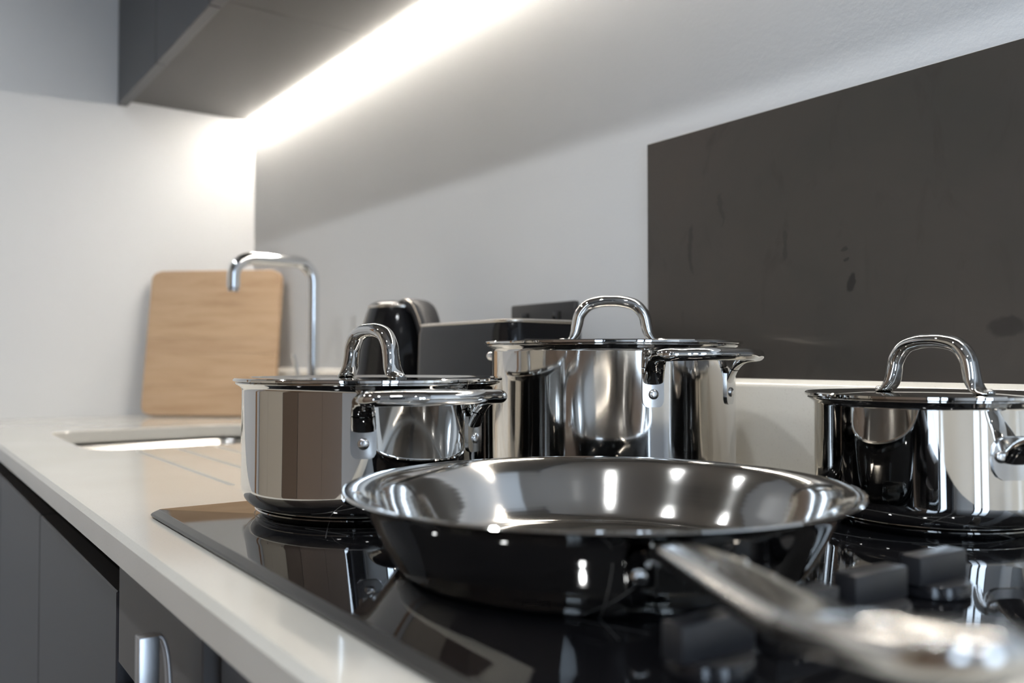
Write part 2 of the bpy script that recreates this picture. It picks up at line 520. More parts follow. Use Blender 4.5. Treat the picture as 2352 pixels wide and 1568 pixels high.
obj('lever', tube([(0, -0.012, 0.062, .0045, .0045), (0, -0.026, 0.085, .0042, .0042), (0, -0.040, 0.138, .0042, .0042)], ref=(1, 0, 0), segs=14), M['chrome'], tp)

# ------------------------------------------------------------------ cutting board (leaning across the corner)
bw, bh, bt, br_ = 0.310, 0.333, 0.019, 0.022
bd = thing('cutting_board', 'square beech chopping board with rounded corners leaning in the corner', 'cutting board', (0.173, -0.168, H), math.radians(47.6))
tilt = math.radians(-8.2)
def half_w(z):
    if z < br_: d = br_ - z
    elif z > bh - br_: d = z - (bh - br_)
    else: return bw / 2
    return bw / 2 - br_ + math.sqrt(max(br_ * br_ - d * d, 0))
cuts = [0.0, 0.068, 0.140, 0.176, 0.252, bh]
lean = Matrix.Rotation(tilt, 4, 'X')
for k in range(5):
    za, zb = cuts[k] + (0.0002 if k else 0), cuts[k + 1] - (0.0002 if k < 4 else 0)
    zs = [za + (zb - za) * i / 14 for i in range(15)]
    out = [(half_w(z), z) for z in zs] + [(-half_w(z), z) for z in reversed(zs)]
    bm = bmesh.new()
    loops = []
    for y, d in ((0, 0.0015), (0.0015, 0), (bt - 0.0015, 0), (bt, 0.0015)):
        loops.append([(x - math.copysign(d, x), y, min(max(z, d if k == 0 else za), bh - d if k == 4 else zb)) for x, z in out])
    loft(loops, bm, True, True)
    bmesh.ops.transform(bm, matrix=lean, verts=bm.verts)
    bmesh.ops.remove_doubles(bm, verts=bm.verts, dist=1e-6)
    obj('stave', bm, M['beech'], bd, angle=40, loc=(0, 0, 0.0032))

# ------------------------------------------------------------------ wall socket
so = thing('wall_socket', 'black double wall socket half hidden behind the toaster', 'socket', (1.192, 0, H + 0.163))
obj('plate', B(-0.0725, 0.0725, -0.009, 0, -0.043, 0.043, 0.003), M['black_matte'], so)
for sx_ in (-0.036, 0.036):
    obj('rocker_switch', B(sx_ - 0.008, sx_ + 0.008, -0.0115, -0.008, 0.012, 0.030, 0.0012), M['black_gloss'], so)
    bm = bmesh.new()
    box(bm, sx_ - 0.0035, sx_ + 0.0035, -0.0094, -0.0085, -0.004, 0.004)
    for q in (-0.011, 0.011): box(bm, sx_ + q - 0.0035, sx_ + q + 0.0035, -0.0094, -0.0085, -0.026, -0.021)
    obj('pin_holes', bm, M['black'], so, smooth=False)

# ------------------------------------------------------------------ splashback panel
sp_ = obj('splashback_panel', B(1.3985, 2.40, -0.0065, -0.0005, 0.1055, 0.3860, 0.0004, 1), M['panel'], loc=(0, 0, H), smooth=False)
tag(sp_, 'dark brown-black metal splashback panel with smears on the wall behind the hob', 'splashback')

# ------------------------------------------------------------------ kettle
kt = thing('kettle', 'glossy black electric kettle with a pale seam standing behind the toaster', 'kettle', (0.984, -0.118, H), math.radians(4))
obj('power_base', lathe([(0, 0), (0.078, 0), (0.080, 0.006), (0.078, 0.016), (0.070, 0.018), (0, 0.018)], 48), M['black_matte'], kt)
kp = [(0, 0.019), (0.072, 0.019), (0.0745, 0.024), (0.074, 0.045), (0.070, 0.09), (0.0635, 0.14), (0.0565, 0.175), (0.0495, 0.198), (0.0465, 0.205)]
obj('body', lathe(kp, 64), M['black_gloss'], kt)
obj('lid', lathe([(0.0455, 0.2055), (0.044, 0.2100), (0.038, 0.2135), (0.02, 0.2150), (0, 0.2153)], 64), M['black_gloss'], kt)
obj('rim_trim', lathe([(0.0445, 0.2045), (0.0470, 0.2045), (0.0472, 0.2062), (0.0462, 0.2085), (0.0448, 0.2085)], 64, close=True), M['trim'], kt)
hp = [(0.020, 0, 0.2060, .009, .017), (0.045, 0, 0.2065, .010, .019), (0.066, 0, 0.196, .011, .019), (0.081, 0, 0.165, .011, .018), (0.089, 0, 0.12, .011, .017), (0.092, 0, 0.07, .010, .016), (0.084, 0, 0.042, .009, .015), (0.070, 0, 0.038, .008, .014)]
obj('handle', tube(hp, ref=(0, 1, 0), segs=20, sq=3), M['black_matte'], kt)
tpz = [(0.030, -0.018, 0.2140, .0012, .0012), (0.046, -0.0185, 0.2150, .0012, .0012), (0.064, -0.0185, 0.2060, .0012, .0012), (0.080, -0.0175, 0.182, .0012, .0012), (0.091, -0.0165, 0.145, .0012, .0012), (0.097, -0.016, 0.11, .0012, .0012)]
obj('handle_trim', tube(tpz, ref=(0, 1, 0), segs=8), M['trim'], kt)
obj('spout', tube([(-0.050, 0, 0.165, .016, .018), (-0.060, 0, 0.190, .012, .016), (-0.068, 0, 0.204, .006, .012)], ref=(0, 1, 0), segs=16), M['black_gloss'], kt)

# ------------------------------------------------------------------ toaster
TX0, TX1, TY0, TY1, TZ = 1.145, 1.365, -0.193, -0.062, 0.174
to = thing('toaster', 'black toaster with a pale metal top edge standing below the wall socket', 'toaster', ((TX0 + TX1) / 2, (TY0 + TY1) / 2, H))
thx, thy = (TX1 - TX0) / 2, (TY1 - TY0) / 2
lp = []
for d, z in ((0.006, 0.010), (0.001, 0.014), (0.0, 0.03), (0.001, 0.10), (0.003, 0.160), (0.006, 0.1700)):
    lp.append(inset_rr(-thx, thx, -thy, thy, 0.030, d, z, 8))
obj('body', loft(lp, cap0=True, cap1=True), M['black_gloss'], to, angle=50)
lp = [inset_rr(-thx, thx, -thy, thy, 0.030, d, z, 8) for d, z in ((0.0055, 0.1695), (0.0048, 0.1706), (0.0052, 0.1722), (0.0075, 0.1732), (0.014, 0.1738))]
tt = obj('top_plate', loft(lp, cap0=True, cap1=True), M['trim'], to, angle=50)
for y in (-0.028, 0.022):
    obj('slot', B(-0.080, 0.080, y - 0.012, y + 0.012, 0.1736, 0.1745, 0.0003, 1), M['black'], tt)
cp = obj('control_panel', B(thx - 0.0015, thx + 0.003, -0.040, 0.040, 0.03, 0.150, 0.0025), M['black_matte'], to)
obj('lever', B(thx + 0.002, thx + 0.024, -0.014, 0.014, 0.118, 0.130, 0.004), M['black_gloss'], to)
kn = obj('dial', lathe([(0, 0.014), (0.012, 0.014), (0.0135, 0.012), (0.014, 0)], 32), M['black_gloss'], to, loc=(thx + 0.003, 0, 0.06), rot=(0, PI / 2, 0))
obj('dial_ring', lathe([(0.0142, 0), (0.0165, 0), (0.0165, 0.0025), (0.0142, 0.0025)], 32, close=True), M['trim'], kn)
for y in (-0.026, 0.026):
    obj('button', B(thx + 0.002, thx + 0.0055, y - 0.006, y + 0.006, 0.094, 0.102, 0.0015), M['trim'], to)
for sx_ in (-1, 1):
    for sy_ in (-1, 1):
        obj('foot', lathe([(0, 0), (0.010, 0), (0.011, 0.002), (0.011, 0.012), (0, 0.012)], 20), M['black_matte'], to, loc=(sx_ * (thx - 0.03), sy_ * (thy - 0.03), 0))

# ------------------------------------------------------------------ hob
HX0, HX1, HY0, HY1, HT = 1.4047, 1.9850, -0.5745, -0.0560, 0.006
ho = thing('ceramic_hob', 'black glass hob with control knobs let flat onto the stone worktop', 'hob', ((HX0 + HX1) / 2, (HY0 + HY1) / 2, H))
hcx, hcy = (HX0 + HX1) / 2, (HY0 + HY1) / 2
hhx, hhy = (HX1 - HX0) / 2, (HY1 - HY0) / 2
lp = [inset_rr(-hhx, hhx, -hhy, hhy, 0.010, d, z, 6) for d, z in ((0.003, 0.0002), (0.0008, 0.0010), (0.0, 0.0024), (0.0010, 0.0036), (0.0060, 0.0059))]
obj('bevelled_edge', loft(lp, cap0=True), M['hob_edge'], ho, angle=25)
lp = [inset_rr(-hhx, hhx, -hhy, hhy, 0.010, 0.0060, 0.0059, 6), inset_rr(-hhx, hhx, -hhy, hhy, 0.010, 0.0066, HT, 6)]
obj('glass_plate', loft(lp, cap1=True), M['glass'], ho, angle=25)
ZONES = [(1.5043, -0.4257, 0.090), (1.540, -0.193, 0.108), (1.770, -0.400, 0.105), (1.795, -0.135, 0.075)]
for (zx, zy, zr) in ZONES:
    zn = obj('cooking_zone', lathe([(zr, HT + 0.00008), (zr + 0.0009, HT + 0.00008)], 72), M['mark'], ho, loc=(zx - hcx, zy - hcy, 0))
    bm = bmesh.new()
    for a_ in (0.35, -0.45):
        t = B(-0.022, 0.022, -0.00025, 0.00025, HT + 0.00003, HT + 0.00010)
        bmesh.ops.transform(t, matrix=Matrix.Rotation(a_, 4, 'Z'), verts=t.verts); merge(bm, t)
    obj('zone_cross', bm, M['mark'], zn, smooth=False, loc=(zr * 0.62 + 0.018, -zr * 0.78, 0))
k0 = lathe([(0, 0.0002), (0.0170, 0.0002), (0.0178, 0.0012), (0.0178, 0.0062), (0.0172, 0.0072), (0.0, 0.0072)], 48)
kme = None
for i, (kx, ky, ka) in enumerate(((1.911, -0.307, -5), (1.914, -0.368, -4), (1.917, -0.428, -4), (1.920, -0.488, -3))):
    if i == 0:
        kb = obj('knob', k0, M['knob_side'], ho, loc=(kx - hcx, ky - hcy, HT), rot=(0, 0, math.radians(ka)))
        g0 = obj('grip', B(-0.0060, 0.0060, -0.0195, 0.0195, 0.0068, 0.0215, 0.0009, 2), M['knob'], kb)
        cap0 = obj('knob_top', lathe([(0, 0.0074), (0.0166, 0.0074), (0.0173, 0.0068)], 48), M['knob'], kb)
        kb0 = kb
    else:
        kb = copy_part(kb0, ho, (kx - hcx, ky - hcy, HT), (0, 0, math.radians(ka)))
        copy_part(g0, kb); copy_part(cap0, kb)

# ------------------------------------------------------------------ cookware
def rivet_bm(r=0.0042, h=0.0022):
    return lathe([(r, 0), (r * 0.98, h * 0.45), (r * 0.75, h * 0.85), (r * 0.35, h), (0, h)], 20)

def side_handle(parent, R, zc, az):
    """loop handle with two riveted brackets; outward +X then rotated to az."""
    half = 0.0446
    rot = Matrix.Rotation(az, 4, 'Z')
    xs = math.sqrt(R * R - half * half)
    e = R + 0.034
    zt = zc + 0.0205
    cn, sn_ = xs / R, half / R
    def N3(d, z, a_, b2): return (xs + cn * d, -half - sn_ * d, zc + z, a_, b2)
    P_ = [N3(0.0006, -0.0025, .0012, .0086), N3(0.0020, 0.002, .0016, .0088), N3(0.0048, 0.0090, .0026, .0086), N3(0.0095, 0.0160, .0040, .0078), N3(0.0160, 0.0202, .0050, .0068),
          (xs + 0.0260, -half - 0.0065, zt + 0.0010, .0052, .0062), (e - 0.0105, -half + 0.0060, zt + 0.0015, .0052, .0062),
          (e - 0.0020, -half + 0.0220, zt + 0.0018, .0052, .0062), (e, -0.009, zt + 0.0018, .0052, .0062)]
    full = P_ + [(x, -y, z, a, b) for x, y, z, a, b in reversed(P_)]
    # frame: a ~ thickness (vertical-ish), b ~ width; build with a moving reference
    S = catmull(full, 8)
    bm = bmesh.new(); rings = []
    for i, s in enumerate(S):
        p = Vector(s[:3]); q0 = Vector(S[max(i - 1, 0)][:3]); q1 = Vector(S[min(i + 1, len(S) - 1)][:3])
        t = (q1 - q0).normalized()
        u_ = i / (len(S) - 1); k = min(u_, 1 - u_) * 2          # 0 at the brackets, 1 mid loop
        sg = 1 if u_ > 0.5 else -1
        w_ = min(k / 0.36, 1.0)
        up = Vector((cn * (1 - w_), sg * sn_ * (1 - w_), w_)).normalized()
        nrm = (up - t * up.dot(t))
        if nrm.length < 1e-4: nrm = Vector((1, 0, 0))
        nrm.normalize(); side = nrm.cross(t).normalized()
        rings.append([bm.verts.new(p + nrm * (math.cos(2 * PI * j / 20) * s[3]) + side * (math.sin(2 * PI * j / 20) * s[4])) for j in range(20)])
    for a_, b2 in zip(rings, rings[1:]):
        for j in range(20): bm.faces.new((a_[j], a_[(j + 1) % 20], b2[(j + 1) % 20], b2[j]))
    bm.faces.new(rings[0]); bm.faces.new(rings[-1])
    bmesh.ops.transform(bm, matrix=rot, verts=bm.verts)
    h = obj('side_handle', bm, M['steel'], parent, angle=60)
    for s in (-1, 1):
        ac = math.asin(half / R) * s
        bm = bmesh.new()
        wv = 0.0090 / R
        cols = 8; rows = [-0.0180, -0.0170, -0.0145, -0.010, -0.003, 0.004, 0.009]
        wid = [0.55, 0.78, 0.95, 1, 1, 1, 0.95]
        grid = []
        for zz, wd in zip(rows, wid):
            grid.append([((R + 0.0018) * math.cos(ac + wv * wd * (2 * c_ / cols - 1)), (R + 0.0018) * math.sin(ac + wv * wd * (2 * c_ / cols - 1)), zc + zz - 0.003) for c_ in range(cols + 1)])
        vo = [[bm.verts.new(p) for p in r_] for r_ in grid]
        vi = [[bm.verts.new((p[0] * (R - 0.0004) / (R + 0.0018), p[1] * (R - 0.0004) / (R + 0.0018), p[2])) for p in r_] for r_ in grid]
        for g_ in (vo, vi):
            for r0, r1 in zip(g_, g_[1:]):
                for c_ in range(cols): bm.faces.new((r0[c_], r0[c_ + 1], r1[c_ + 1], r1[c_]))
        bo = [vo[0][c_] for c_ in range(cols + 1)] + [vo[r_][cols] for r_ in range(1, 7)] + [vo[6][c_] for c_ in range(cols - 1, -1, -1)] + [vo[r_][0] for r_ in range(5, 0, -1)]
        bi = [vi[0][c_] for c_ in range(cols + 1)] + [vi[r_][cols] for r_ in range(1, 7)] + [vi[6][c_] for c_ in range(cols - 1, -1, -1)] + [vi[r_][0] for r_ in range(5, 0, -1)]
        for i in range(len(bo)): bm.faces.new((bo[i], bo[(i + 1) % len(bo)], bi[(i + 1) % len(bo)], bi[i]))
        bmesh.ops.transform(bm, matrix=rot, verts=bm.verts)
        br2 = obj('bracket', bm, M['bracket'], h, angle=40)
        bm = rivet_bm()
        mt = rot @ Matrix.Rotation(ac, 4, 'Z') @ Matrix.Translation((R + 0.0017, 0, zc - 0.0105)) @ Matrix.Rotation(PI / 2, 4, 'Y')
        bmesh.ops.transform(bm, matrix=mt, verts=bm.verts)
        obj('rivet', bm, M['rivet'], h, angle=60)

def arc(cx, cz, r, a0, a1, n=6):
    return [(cx + r * math.cos(math.radians(a0 + (a1 - a0) * i / n)), cz + r * math.sin(math.radians(a0 + (a1 - a0) * i / n))) for i in range(n + 1)]

def stock_pot(name, label, loc, R, hgt, az, zc, wallmat, loops=True):
    """lathe body with encapsulated base, rolled rim, two loop handles."""
    t = thing(name, label, 'pot', loc)
    rb = R - 0.0105
    base = [(0, 0), (rb - 0.0058, 0), (rb - 0.0048, 0.0006), (rb, 0.0050), (rb - 0.0006, 0.0057)]
    obj('base_disc', lathe(base + [(rb - 0.012, 0.0062), (0, 0.0062)], 128), M['steel'], t, angle=40)
    cr = 0.017
    wall = [(rb - 0.004, 0.0057)] + [(R - cr + x, 0.0058 + cr + z) for x, z in arc(0, 0, cr, -64, 0, 10)]
    wall += [(R, hgt - 0.0065), (R + 0.0004, hgt - 0.0050), (R + 0.0018, hgt - 0.0034), (R + 0.0042, hgt - 0.0022), (R + 0.0050, hgt - 0.0012), (R + 0.0046, hgt - 0.0003), (R + 0.0030, hgt), (R + 0.0008, hgt - 0.0010), (R - 0.0008, hgt - 0.0035), (R - 0.0012, hgt - 0.008)]
    wall += [(R - 0.0012, 0.025), (R - 0.005, 0.011), (R - 0.014, 0.0085), (0, 0.0085)]
    obj('body', lathe(wall, 160), wallmat, t, angle=40)
    if loops:
        side_handle(t, R, zc, az)
        side_handle(t, R, zc, az + PI)
    return t

def lid_handle_bm():
    A = [(-0.0475, 0, 0.0022, .0012, .0050), (-0.0440, 0, 0.0024, .0016, .0075), (-0.0385, 0, 0.0042, .0030, .0085), (-0.0345, 0, 0.0100, .0048, .0078), (-0.0325, 0, 0.0180, .0054, .0072),
         (-0.0300, 0, 0.0275, .0055, .0072), (-0.0225, 0, 0.0362, .0056, .0073), (-0.0110, 0, 0.0398, .0056, .0075), (0, 0, 0.0405, .0055, .0076)]
    full = A + [(-x, y, z, a_, b2) for x, y, z, a_, b2 in reversed(A[:-1])]
    return tube(full, ref=(0, 1, 0), segs=22, n=7)

def pot_lid(label, loc, R, az, group):
    """flat steel lid with turned edge, riveted arch handle."""
    t = thing('pot_lid', label, 'lid', loc, az, group)
    Rl = R + 0.0068
    prof = [(0, 0.0026), (R * 0.55, 0.0022), (R * 0.86, 0.0006), (R * 0.93, 0.0004), (R + 0.001, 0.0022), (Rl - 0.0008, 0.0030), (Rl, 0.0022), (Rl, 0.0008), (Rl - 0.0012, 0.0002), (R + 0.001, 0.0004), (R - 0.0025, -0.0006), (R - 0.0030, -0.0050), (R - 0.0040, -0.0050), (R - 0.0045, -0.0012), (R * 0.86, -0.0008), (0, 0.0012)]
    obj('plate', lathe(prof, 128), M['steel'], t, angle=28)
    bm = lid_handle_bm()
    hz = 0.0010
    hd = obj('lid_handle', bm, M['steel'], t, loc=(0, 0, hz), angle=70)
    for s in (-1, 1):
        obj('rivet', rivet_bm(0.0038, 0.0026), M['rivet'], hd, loc=(s * 0.0462, 0, 0.0028), angle=60)
    return t

HZ = H + HT
PA = math.radians(-3)
stock_pot('casserole_pot', 'medium polished steel pot at the left front of the hob', (1.5043, -0.4257, HZ), 0.1011, 0.1035, PA, 0.0720, M['steel'])
pot_lid('steel lid on the left front pot, its arch handle turned edge-on', (1.5043, -0.4257, HZ + 0.1035), 0.1011, math.radians(3), 'steel pot lids')
stock_pot('casserole_pot', 'tall brushed steel pot at the back of the hob, tallest of the three', (1.540, -0.193, HZ), 0.1130, 0.1345, math.radians(-2), 0.1030, M['brushed'])
pot_lid('steel lid on the tall back pot, its arch handle seen broadside', (1.540, -0.193, HZ + 0.1345), 0.1130, math.radians(49), 'steel pot lids')
sauce = stock_pot('saucepan', 'small polished steel pot at the right edge behind the control knobs', (1.8054, -0.1139, HZ), 0.0830, 0.0935, 0, 0.0640, M['steel'], loops=False)
pot_lid('steel lid with a thick arch handle on the small right pot', (1.8054, -0.1139, HZ + 0.0935), 0.0830, math.radians(-9), 'steel pot lids')

# long riveted handle of the small saucepan, running out of the picture to the right
sa = math.radians(-25); sR = 0.0830
rot = Matrix.Rotation(sa, 4, 'Z')
bm = tube([(sR + 0.001, 0, 0.0560, .0050, .0110), (sR + 0.010, 0, 0.0640, .0050, .0105), (sR + 0.024, 0, 0.0690, .0052, .0100), (sR + 0.060, 0, 0.0730, .0055, .0100), (sR + 0.110, 0, 0.0770, .0058, .0110), (sR + 0.150, 0, 0.0800, .0050, .0115), (sR + 0.165, 0, 0.0810, .0020, .0070)], ref=(0, 1, 0), segs=24, n=8, sq=3)
bmesh.ops.transform(bm, matrix=rot, verts=bm.verts)
sh = obj('handle', bm, M['steel'], sauce, angle=60)
bm = bmesh.new()
zs_ = [0.0420, 0.0440, 0.0480, 0.0560, 0.0640, 0.0680, 0.0700]; ws_ = [0.010, 0.0135, 0.0160, 0.0170, 0.0155, 0.0125, 0.009]
vo = [[bm.verts.new(rot @ Vector(((sR + 0.002) * math.cos(w / sR * (k / 5 - 1)), (sR + 0.002) * math.sin(w / sR * (k / 5 - 1)), z))) for k in range(11)] for z, w in zip(zs_, ws_)]
vi = [[bm.verts.new(rot @ Vector(((sR - 0.0004) * math.cos(w / sR * (k / 5 - 1)), (sR - 0.0004) * math.sin(w / sR * (k / 5 - 1)), z))) for k in range(11)] for z, w in zip(zs_, ws_)]
for g_ in (vo, vi):
    for r0, r1 in zip(g_, g_[1:]):
        for k in range(10): bm.faces.new((r0[k], r0[k + 1], r1[k + 1], r1[k]))
def rim_(g): return g[0] + [q[10] for q in g[1:]] + list(reversed(g[-1][:10])) + [q[0] for q in reversed(g[1:-1])]
bo, bi = rim_(vo), rim_(vi)
for i in range(len(bo)): bm.faces.new((bo[i], bo[(i + 1) % len(bo)], bi[(i + 1) % len(bo)], bi[i]))
obj('handle_bracket', bm, M['bracket'], sh, angle=40)
for s in (-1, 1):
    bm = rivet_bm()
    mt = rot @ Matrix.Rotation(s * 0.0118 / sR, 4, 'Z') @ Matrix.Translation((sR + 0.0019, 0, 0.0575)) @ Matrix.Rotation(PI / 2, 4, 'Y')
    bmesh.ops.transform(bm, matrix=mt, verts=bm.verts)
    obj('rivet', bm, M['rivet'], sh, angle=60)

# frying pan
fp = thing('frying_pan', 'wide shallow stainless steel frying pan in the foreground with a long handle', 'frying pan', (1.7589, -0.4037, HZ))
rimz = 0.0455
outer = [(0, 0.0), (0.112, 0.0), (0.1165, 0.0008), (0.1195, 0.0030), (0.1235, 0.0085), (0.1290, 0.0180), (0.1345, 0.0285), (0.1395, 0.0375), (0.1435, 0.0425), (0.1480, 0.0447), (0.1508, 0.0452), (0.1518, 0.0461), (0.1510, 0.0469)]
inner = [(0.1490, 0.0470), (0.1455, 0.0460), (0.1418, 0.0432), (0.1375, 0.0375), (0.1325, 0.0290), (0.1265, 0.0185), (0.1205, 0.0090), (0.1165, 0.0050), (0.1120, 0.0038), (0, 0.0032)]
outer = [(r_ * 0.985, z) for r_, z in outer]; inner = [(r_ * 0.985, z) for r_, z in inner]
obj('body', lathe(outer, 192), M['steel'], fp, angle=40)
obj('cooking_surface', lathe([outer[-1]] + inner, 192), M['pan_in'], fp, angle=40)
ha = math.radians(-28.8)
ph = thing_h = None
hp = [(0.1400, 0, 0.0330, .0042, .0105), (0.1500, 0, 0.0375, .0047, .0118), (0.1650, 0, 0.0402, .0050, .0128), (0.2000, 0, 0.0424, .0052, .0134), (0.2400, 0, 0.0438, .0053, .0140), (0.2680, 0, 0.0455, .0054, .0145), (0.2850, 0, 0.0476, .0054, .0148), (0.3000, 0, 0.0508, .0053, .0148)]
bm = tube(hp, ref=(0, 1, 0), segs=32, n=8, sq=2.9)
bmesh.ops.transform(bm, matrix=Matrix.Rotation(ha, 4, 'Z'), verts=bm.verts)
hd = obj('handle', bm, M['handle'], fp, angle=60)
bm = bmesh.new()
for q, (rho, y, ln2) in enumerate(((0.206, 0.0085, 0.0050), (0.212, -0.0060, 0.0035), (0.220, -0.0030, 0.0050), (0.224, 0.0000, 0.0045), (0.226, 0.0012, 0.0045), (0.226, 0.0042, 0.0040), (0.227, 0.0058, 0.0040), (0.229, 0.0092, 0.0050))):
    box(bm, rho - ln2 / 2, rho + ln2 / 2, y - 0.00022, y + 0.00022, 0.0475, 0.04845)
bmesh.ops.transform(bm, matrix=Matrix.Rotation(ha, 4, 'Z'), verts=bm.verts)
obj('engraved_mark', bm, M['trim'], hd, smooth=False)
# flat hanging loop, bent up at the end of the handle
def stad(x0, x1, hw, n=10):
    pts = []
    for k in range(n + 1):
        a_ = -PI / 2 + PI * k / n; pts.append((x1 - hw + hw * math.cos(a_), hw * math.sin(a_)))
    for k in range(n + 1):
        a_ = PI / 2 + PI * k / n; pts.append((x0 + hw * (1 + 0) + hw * math.cos(a_), hw * math.sin(a_)))
    return pts
def lz(x): return 0.0508 + (x - 0.3000) * 0.22
def lp3(x0, x1, hw, dz): return [(x, y, lz(x) + dz) for x, y in stad(x0, x1, hw)]
o_ = (0.2680, 0.3560, 0.0152); i_ = (0.3060, 0.3460, 0.0052)
seq = []
for d, dz in ((0.0, -0.0008), (0.0, 0.0008), (0.0008, 0.0030), (0.0030, 0.0048)): seq.append(lp3(o_[0] + d, o_[1] - d, o_[2] - d, dz))
for d, dz in ((0.0026, 0.0048), (0.0008, 0.0034), (0.0, 0.0018), (0.0, -0.0018), (0.0008, -0.0034), (0.0026, -0.0048)): seq.append(lp3(i_[0] - d, i_[1] + d, i_[2] + d, dz))
for d, dz in ((0.0030, -0.0048), (0.0008, -0.0030), (0.0, -0.0008)): seq.append(lp3(o_[0] + d, o_[1] - d, o_[2] - d, dz))
bm = loft(seq)
bmesh.ops.remove_doubles(bm, verts=bm.verts, dist=1e-7)
bmesh.ops.transform(bm, matrix=Matrix.Rotation(ha, 4, 'Z'), verts=bm.verts)
obj('hanging_loop', bm, M['handle'], hd, angle=50)
# bracket and rivets on the pan side
def on_pan(rho, y, z): return Matrix.Rotation(ha, 4, 'Z') @ Vector((rho, y, z))
bm = bmesh.new()
rows = [(0.1315, 0.0200, 0.016), (0.1345, 0.0255, 0.017), (0.1385, 0.0330, 0.0165), (0.1425, 0.0375, 0.014)]
vo = []; vi = []
for rr, zz, hw in rows:
    a_ = [bm.verts.new(on_pan((rr + 0.0022) * math.cos(k / 6 * hw / rr * 2 - hw / rr), (rr + 0.0022) * math.sin(k / 6 * hw / rr * 2 - hw / rr), zz)) for k in range(7)]
    b2 = [bm.verts.new(on_pan((rr - 0.0006) * math.cos(k / 6 * hw / rr * 2 - hw / rr), (rr - 0.0006) * math.sin(k / 6 * hw / rr * 2 - hw / rr), zz)) for k in range(7)]
    vo.append(a_); vi.append(b2)
for g_ in (vo, vi):
    for r0, r1 in zip(g_, g_[1:]):
        for k in range(6): bm.faces.new((r0[k], r0[k + 1], r1[k + 1], r1[k]))
bo = vo[0] + [r_[6] for r_ in vo[1:]] + list(reversed(vo[-1][:6])) + [r_[0] for r_ in reversed(vo[1:-1])]
bi = vi[0] + [r_[6] for r_ in vi[1:]] + list(reversed(vi[-1][:6])) + [r_[0] for r_ in reversed(vi[1:-1])]
for i in range(len(bo)): bm.faces.new((bo[i], bo[(i + 1) % len(bo)], bi[(i + 1) % len(bo)], bi[i]))
obj('handle_bracket', bm, M['steel'], hd, angle=40)
for s in (-1, 1):
    bm = rivet_bm(0.0042, 0.0026)
    mt = Matrix.Rotation(ha, 4, 'Z') @ Matrix.Rotation(s * 0.085, 4, 'Z') @ Matrix.Translation((0.1362, 0, 0.0248)) @ Matrix.Rotation(PI / 2 + 0.5, 4, 'Y')
    bmesh.ops.transform(bm, matrix=mt, verts=bm.verts)
    obj('rivet', bm, M['rivet'], hd, angle=60)

# ------------------------------------------------------------------ wall cabinets and light strip
CZ = 0.7269
CABX = 2.10
def wall_cabinet(x0, x1, label):
    t = thing('wall_cabinet', label, 'cabinet', (x0, 0, H + CZ), 0, 'anthracite wall cabinets')
    w = x1 - x0
    bm = bmesh.new()
    box(bm, 0.0005, w - 0.0005, -0.300, -0.0225, 0, 0.018)                # floor of the unit
    box(bm, 0.0005, 0.018, -0.300, -0.001, 0.018, 0.70)
    box(bm, w - 0.018, w - 0.0005, -0.300, -0.001, 0.018, 0.70)
    box(bm, 0.018, w - 0.018, -0.300, -0.001, 0.682, 0.70)
    box(bm, 0.018, w - 0.018, -0.0225, -0.0125, 0.018, 0.682)
    obj('carcass', bm, M['under'], t, smooth=False)
    for k in range(2):
        a_ = k * w / 2 + 0.0015; b2 = (k + 1) * w / 2 - 0.0015
        obj('door', B(a_, b2, -0.322, -0.3015, -0.013, 0.698, 0.001, 1), M['anthracite'], t)
    return t
wall_cabinet(0.0, 0.70, 'dark grey wall cabinet above the sink, next to the end wall')
wall_cabinet(0.70, 1.40, 'dark grey wall cabinet further along, mostly above the top of the picture')
wall_cabinet(1.40, 2.10, 'dark grey wall cabinet over the hob, above the top of the picture')
ls = thing('light_strip', 'warm white light strip glowing under the wall cabinet against the back wall', 'light strip', (0, 0, H + CZ))
obj('housing', B(0.002, CABX - 0.002, -0.0215, -0.001, 0.0035, 0.012), M['satin'], ls, smooth=False)
obj('diffuser', B(0.004, CABX - 0.004, -0.0205, -0.002, -0.0045, 0.0035, 0.0025, 2), M['led'], ls, smooth=False)

# ------------------------------------------------------------------ base cabinets
FY = -0.590
def fronts(t, items):
    for nm, a_, b2, z0_, z1_, m_ in items:
        obj(nm, B(a_, b2, FY, FY + 0.019, z0_, z1_, 0.0012, 1), m_, t)
def base_unit(x0, x1, label, chan=True, group='base cabinets under the worktop'):
    t = thing('base_cabinet', label, 'cabinet', (0, 0, 0), 0, group)
    bm = bmesh.new()
    box(bm, x0 + 0.0005, x0 + 0.018, FY + 0.0215, -0.002, 0.10, H - TH - 0.075)
    box(bm, x1 - 0.018, x1 - 0.0005, FY + 0.0215, -0.002, 0.10, H - TH - 0.075)
    box(bm, x0 + 0.018, x1 - 0.018, FY + 0.0215, -0.002, 0.10, 0.118)
    box(bm, x0 + 0.018, x1 - 0.018, -0.012, -0.002, 0.118, H - TH - 0.26)
    obj('carcass', bm, M['under'], t, smooth=False)
    obj('plinth', B(x0, x1, FY + 0.06, FY + 0.075, 0.0, 0.0995), M['black'], t, smooth=False)
    if chan:
        bm = bmesh.new()
        box(bm, x0 + 0.0008, x1 - 0.0008, FY + 0.030, FY + 0.034, H - 0.0745, H - TH - 0.0006)
        box(bm, x0 + 0.0008, x1 - 0.0008, FY + 0.0215, FY + 0.030, H - 0.0745, H - 0.071)
        obj('finger_rail', bm, M['black'], t, smooth=False)
    return t
DT = H - 0.0660
u1 = base_unit(0.0, 0.9245, 'dark handleless base cabinet at the far left under the sink')
fronts(u1, [('door', 0.003, 0.4600, 0.105, DT, M['anthracite']), ('door', 0.4635, 0.9232, 0.105, DT, M['anthracite'])])
u2 = base_unit(0.9255, 1.3690, 'dark handleless base cabinet between the sink cabinet and the handled drawers')
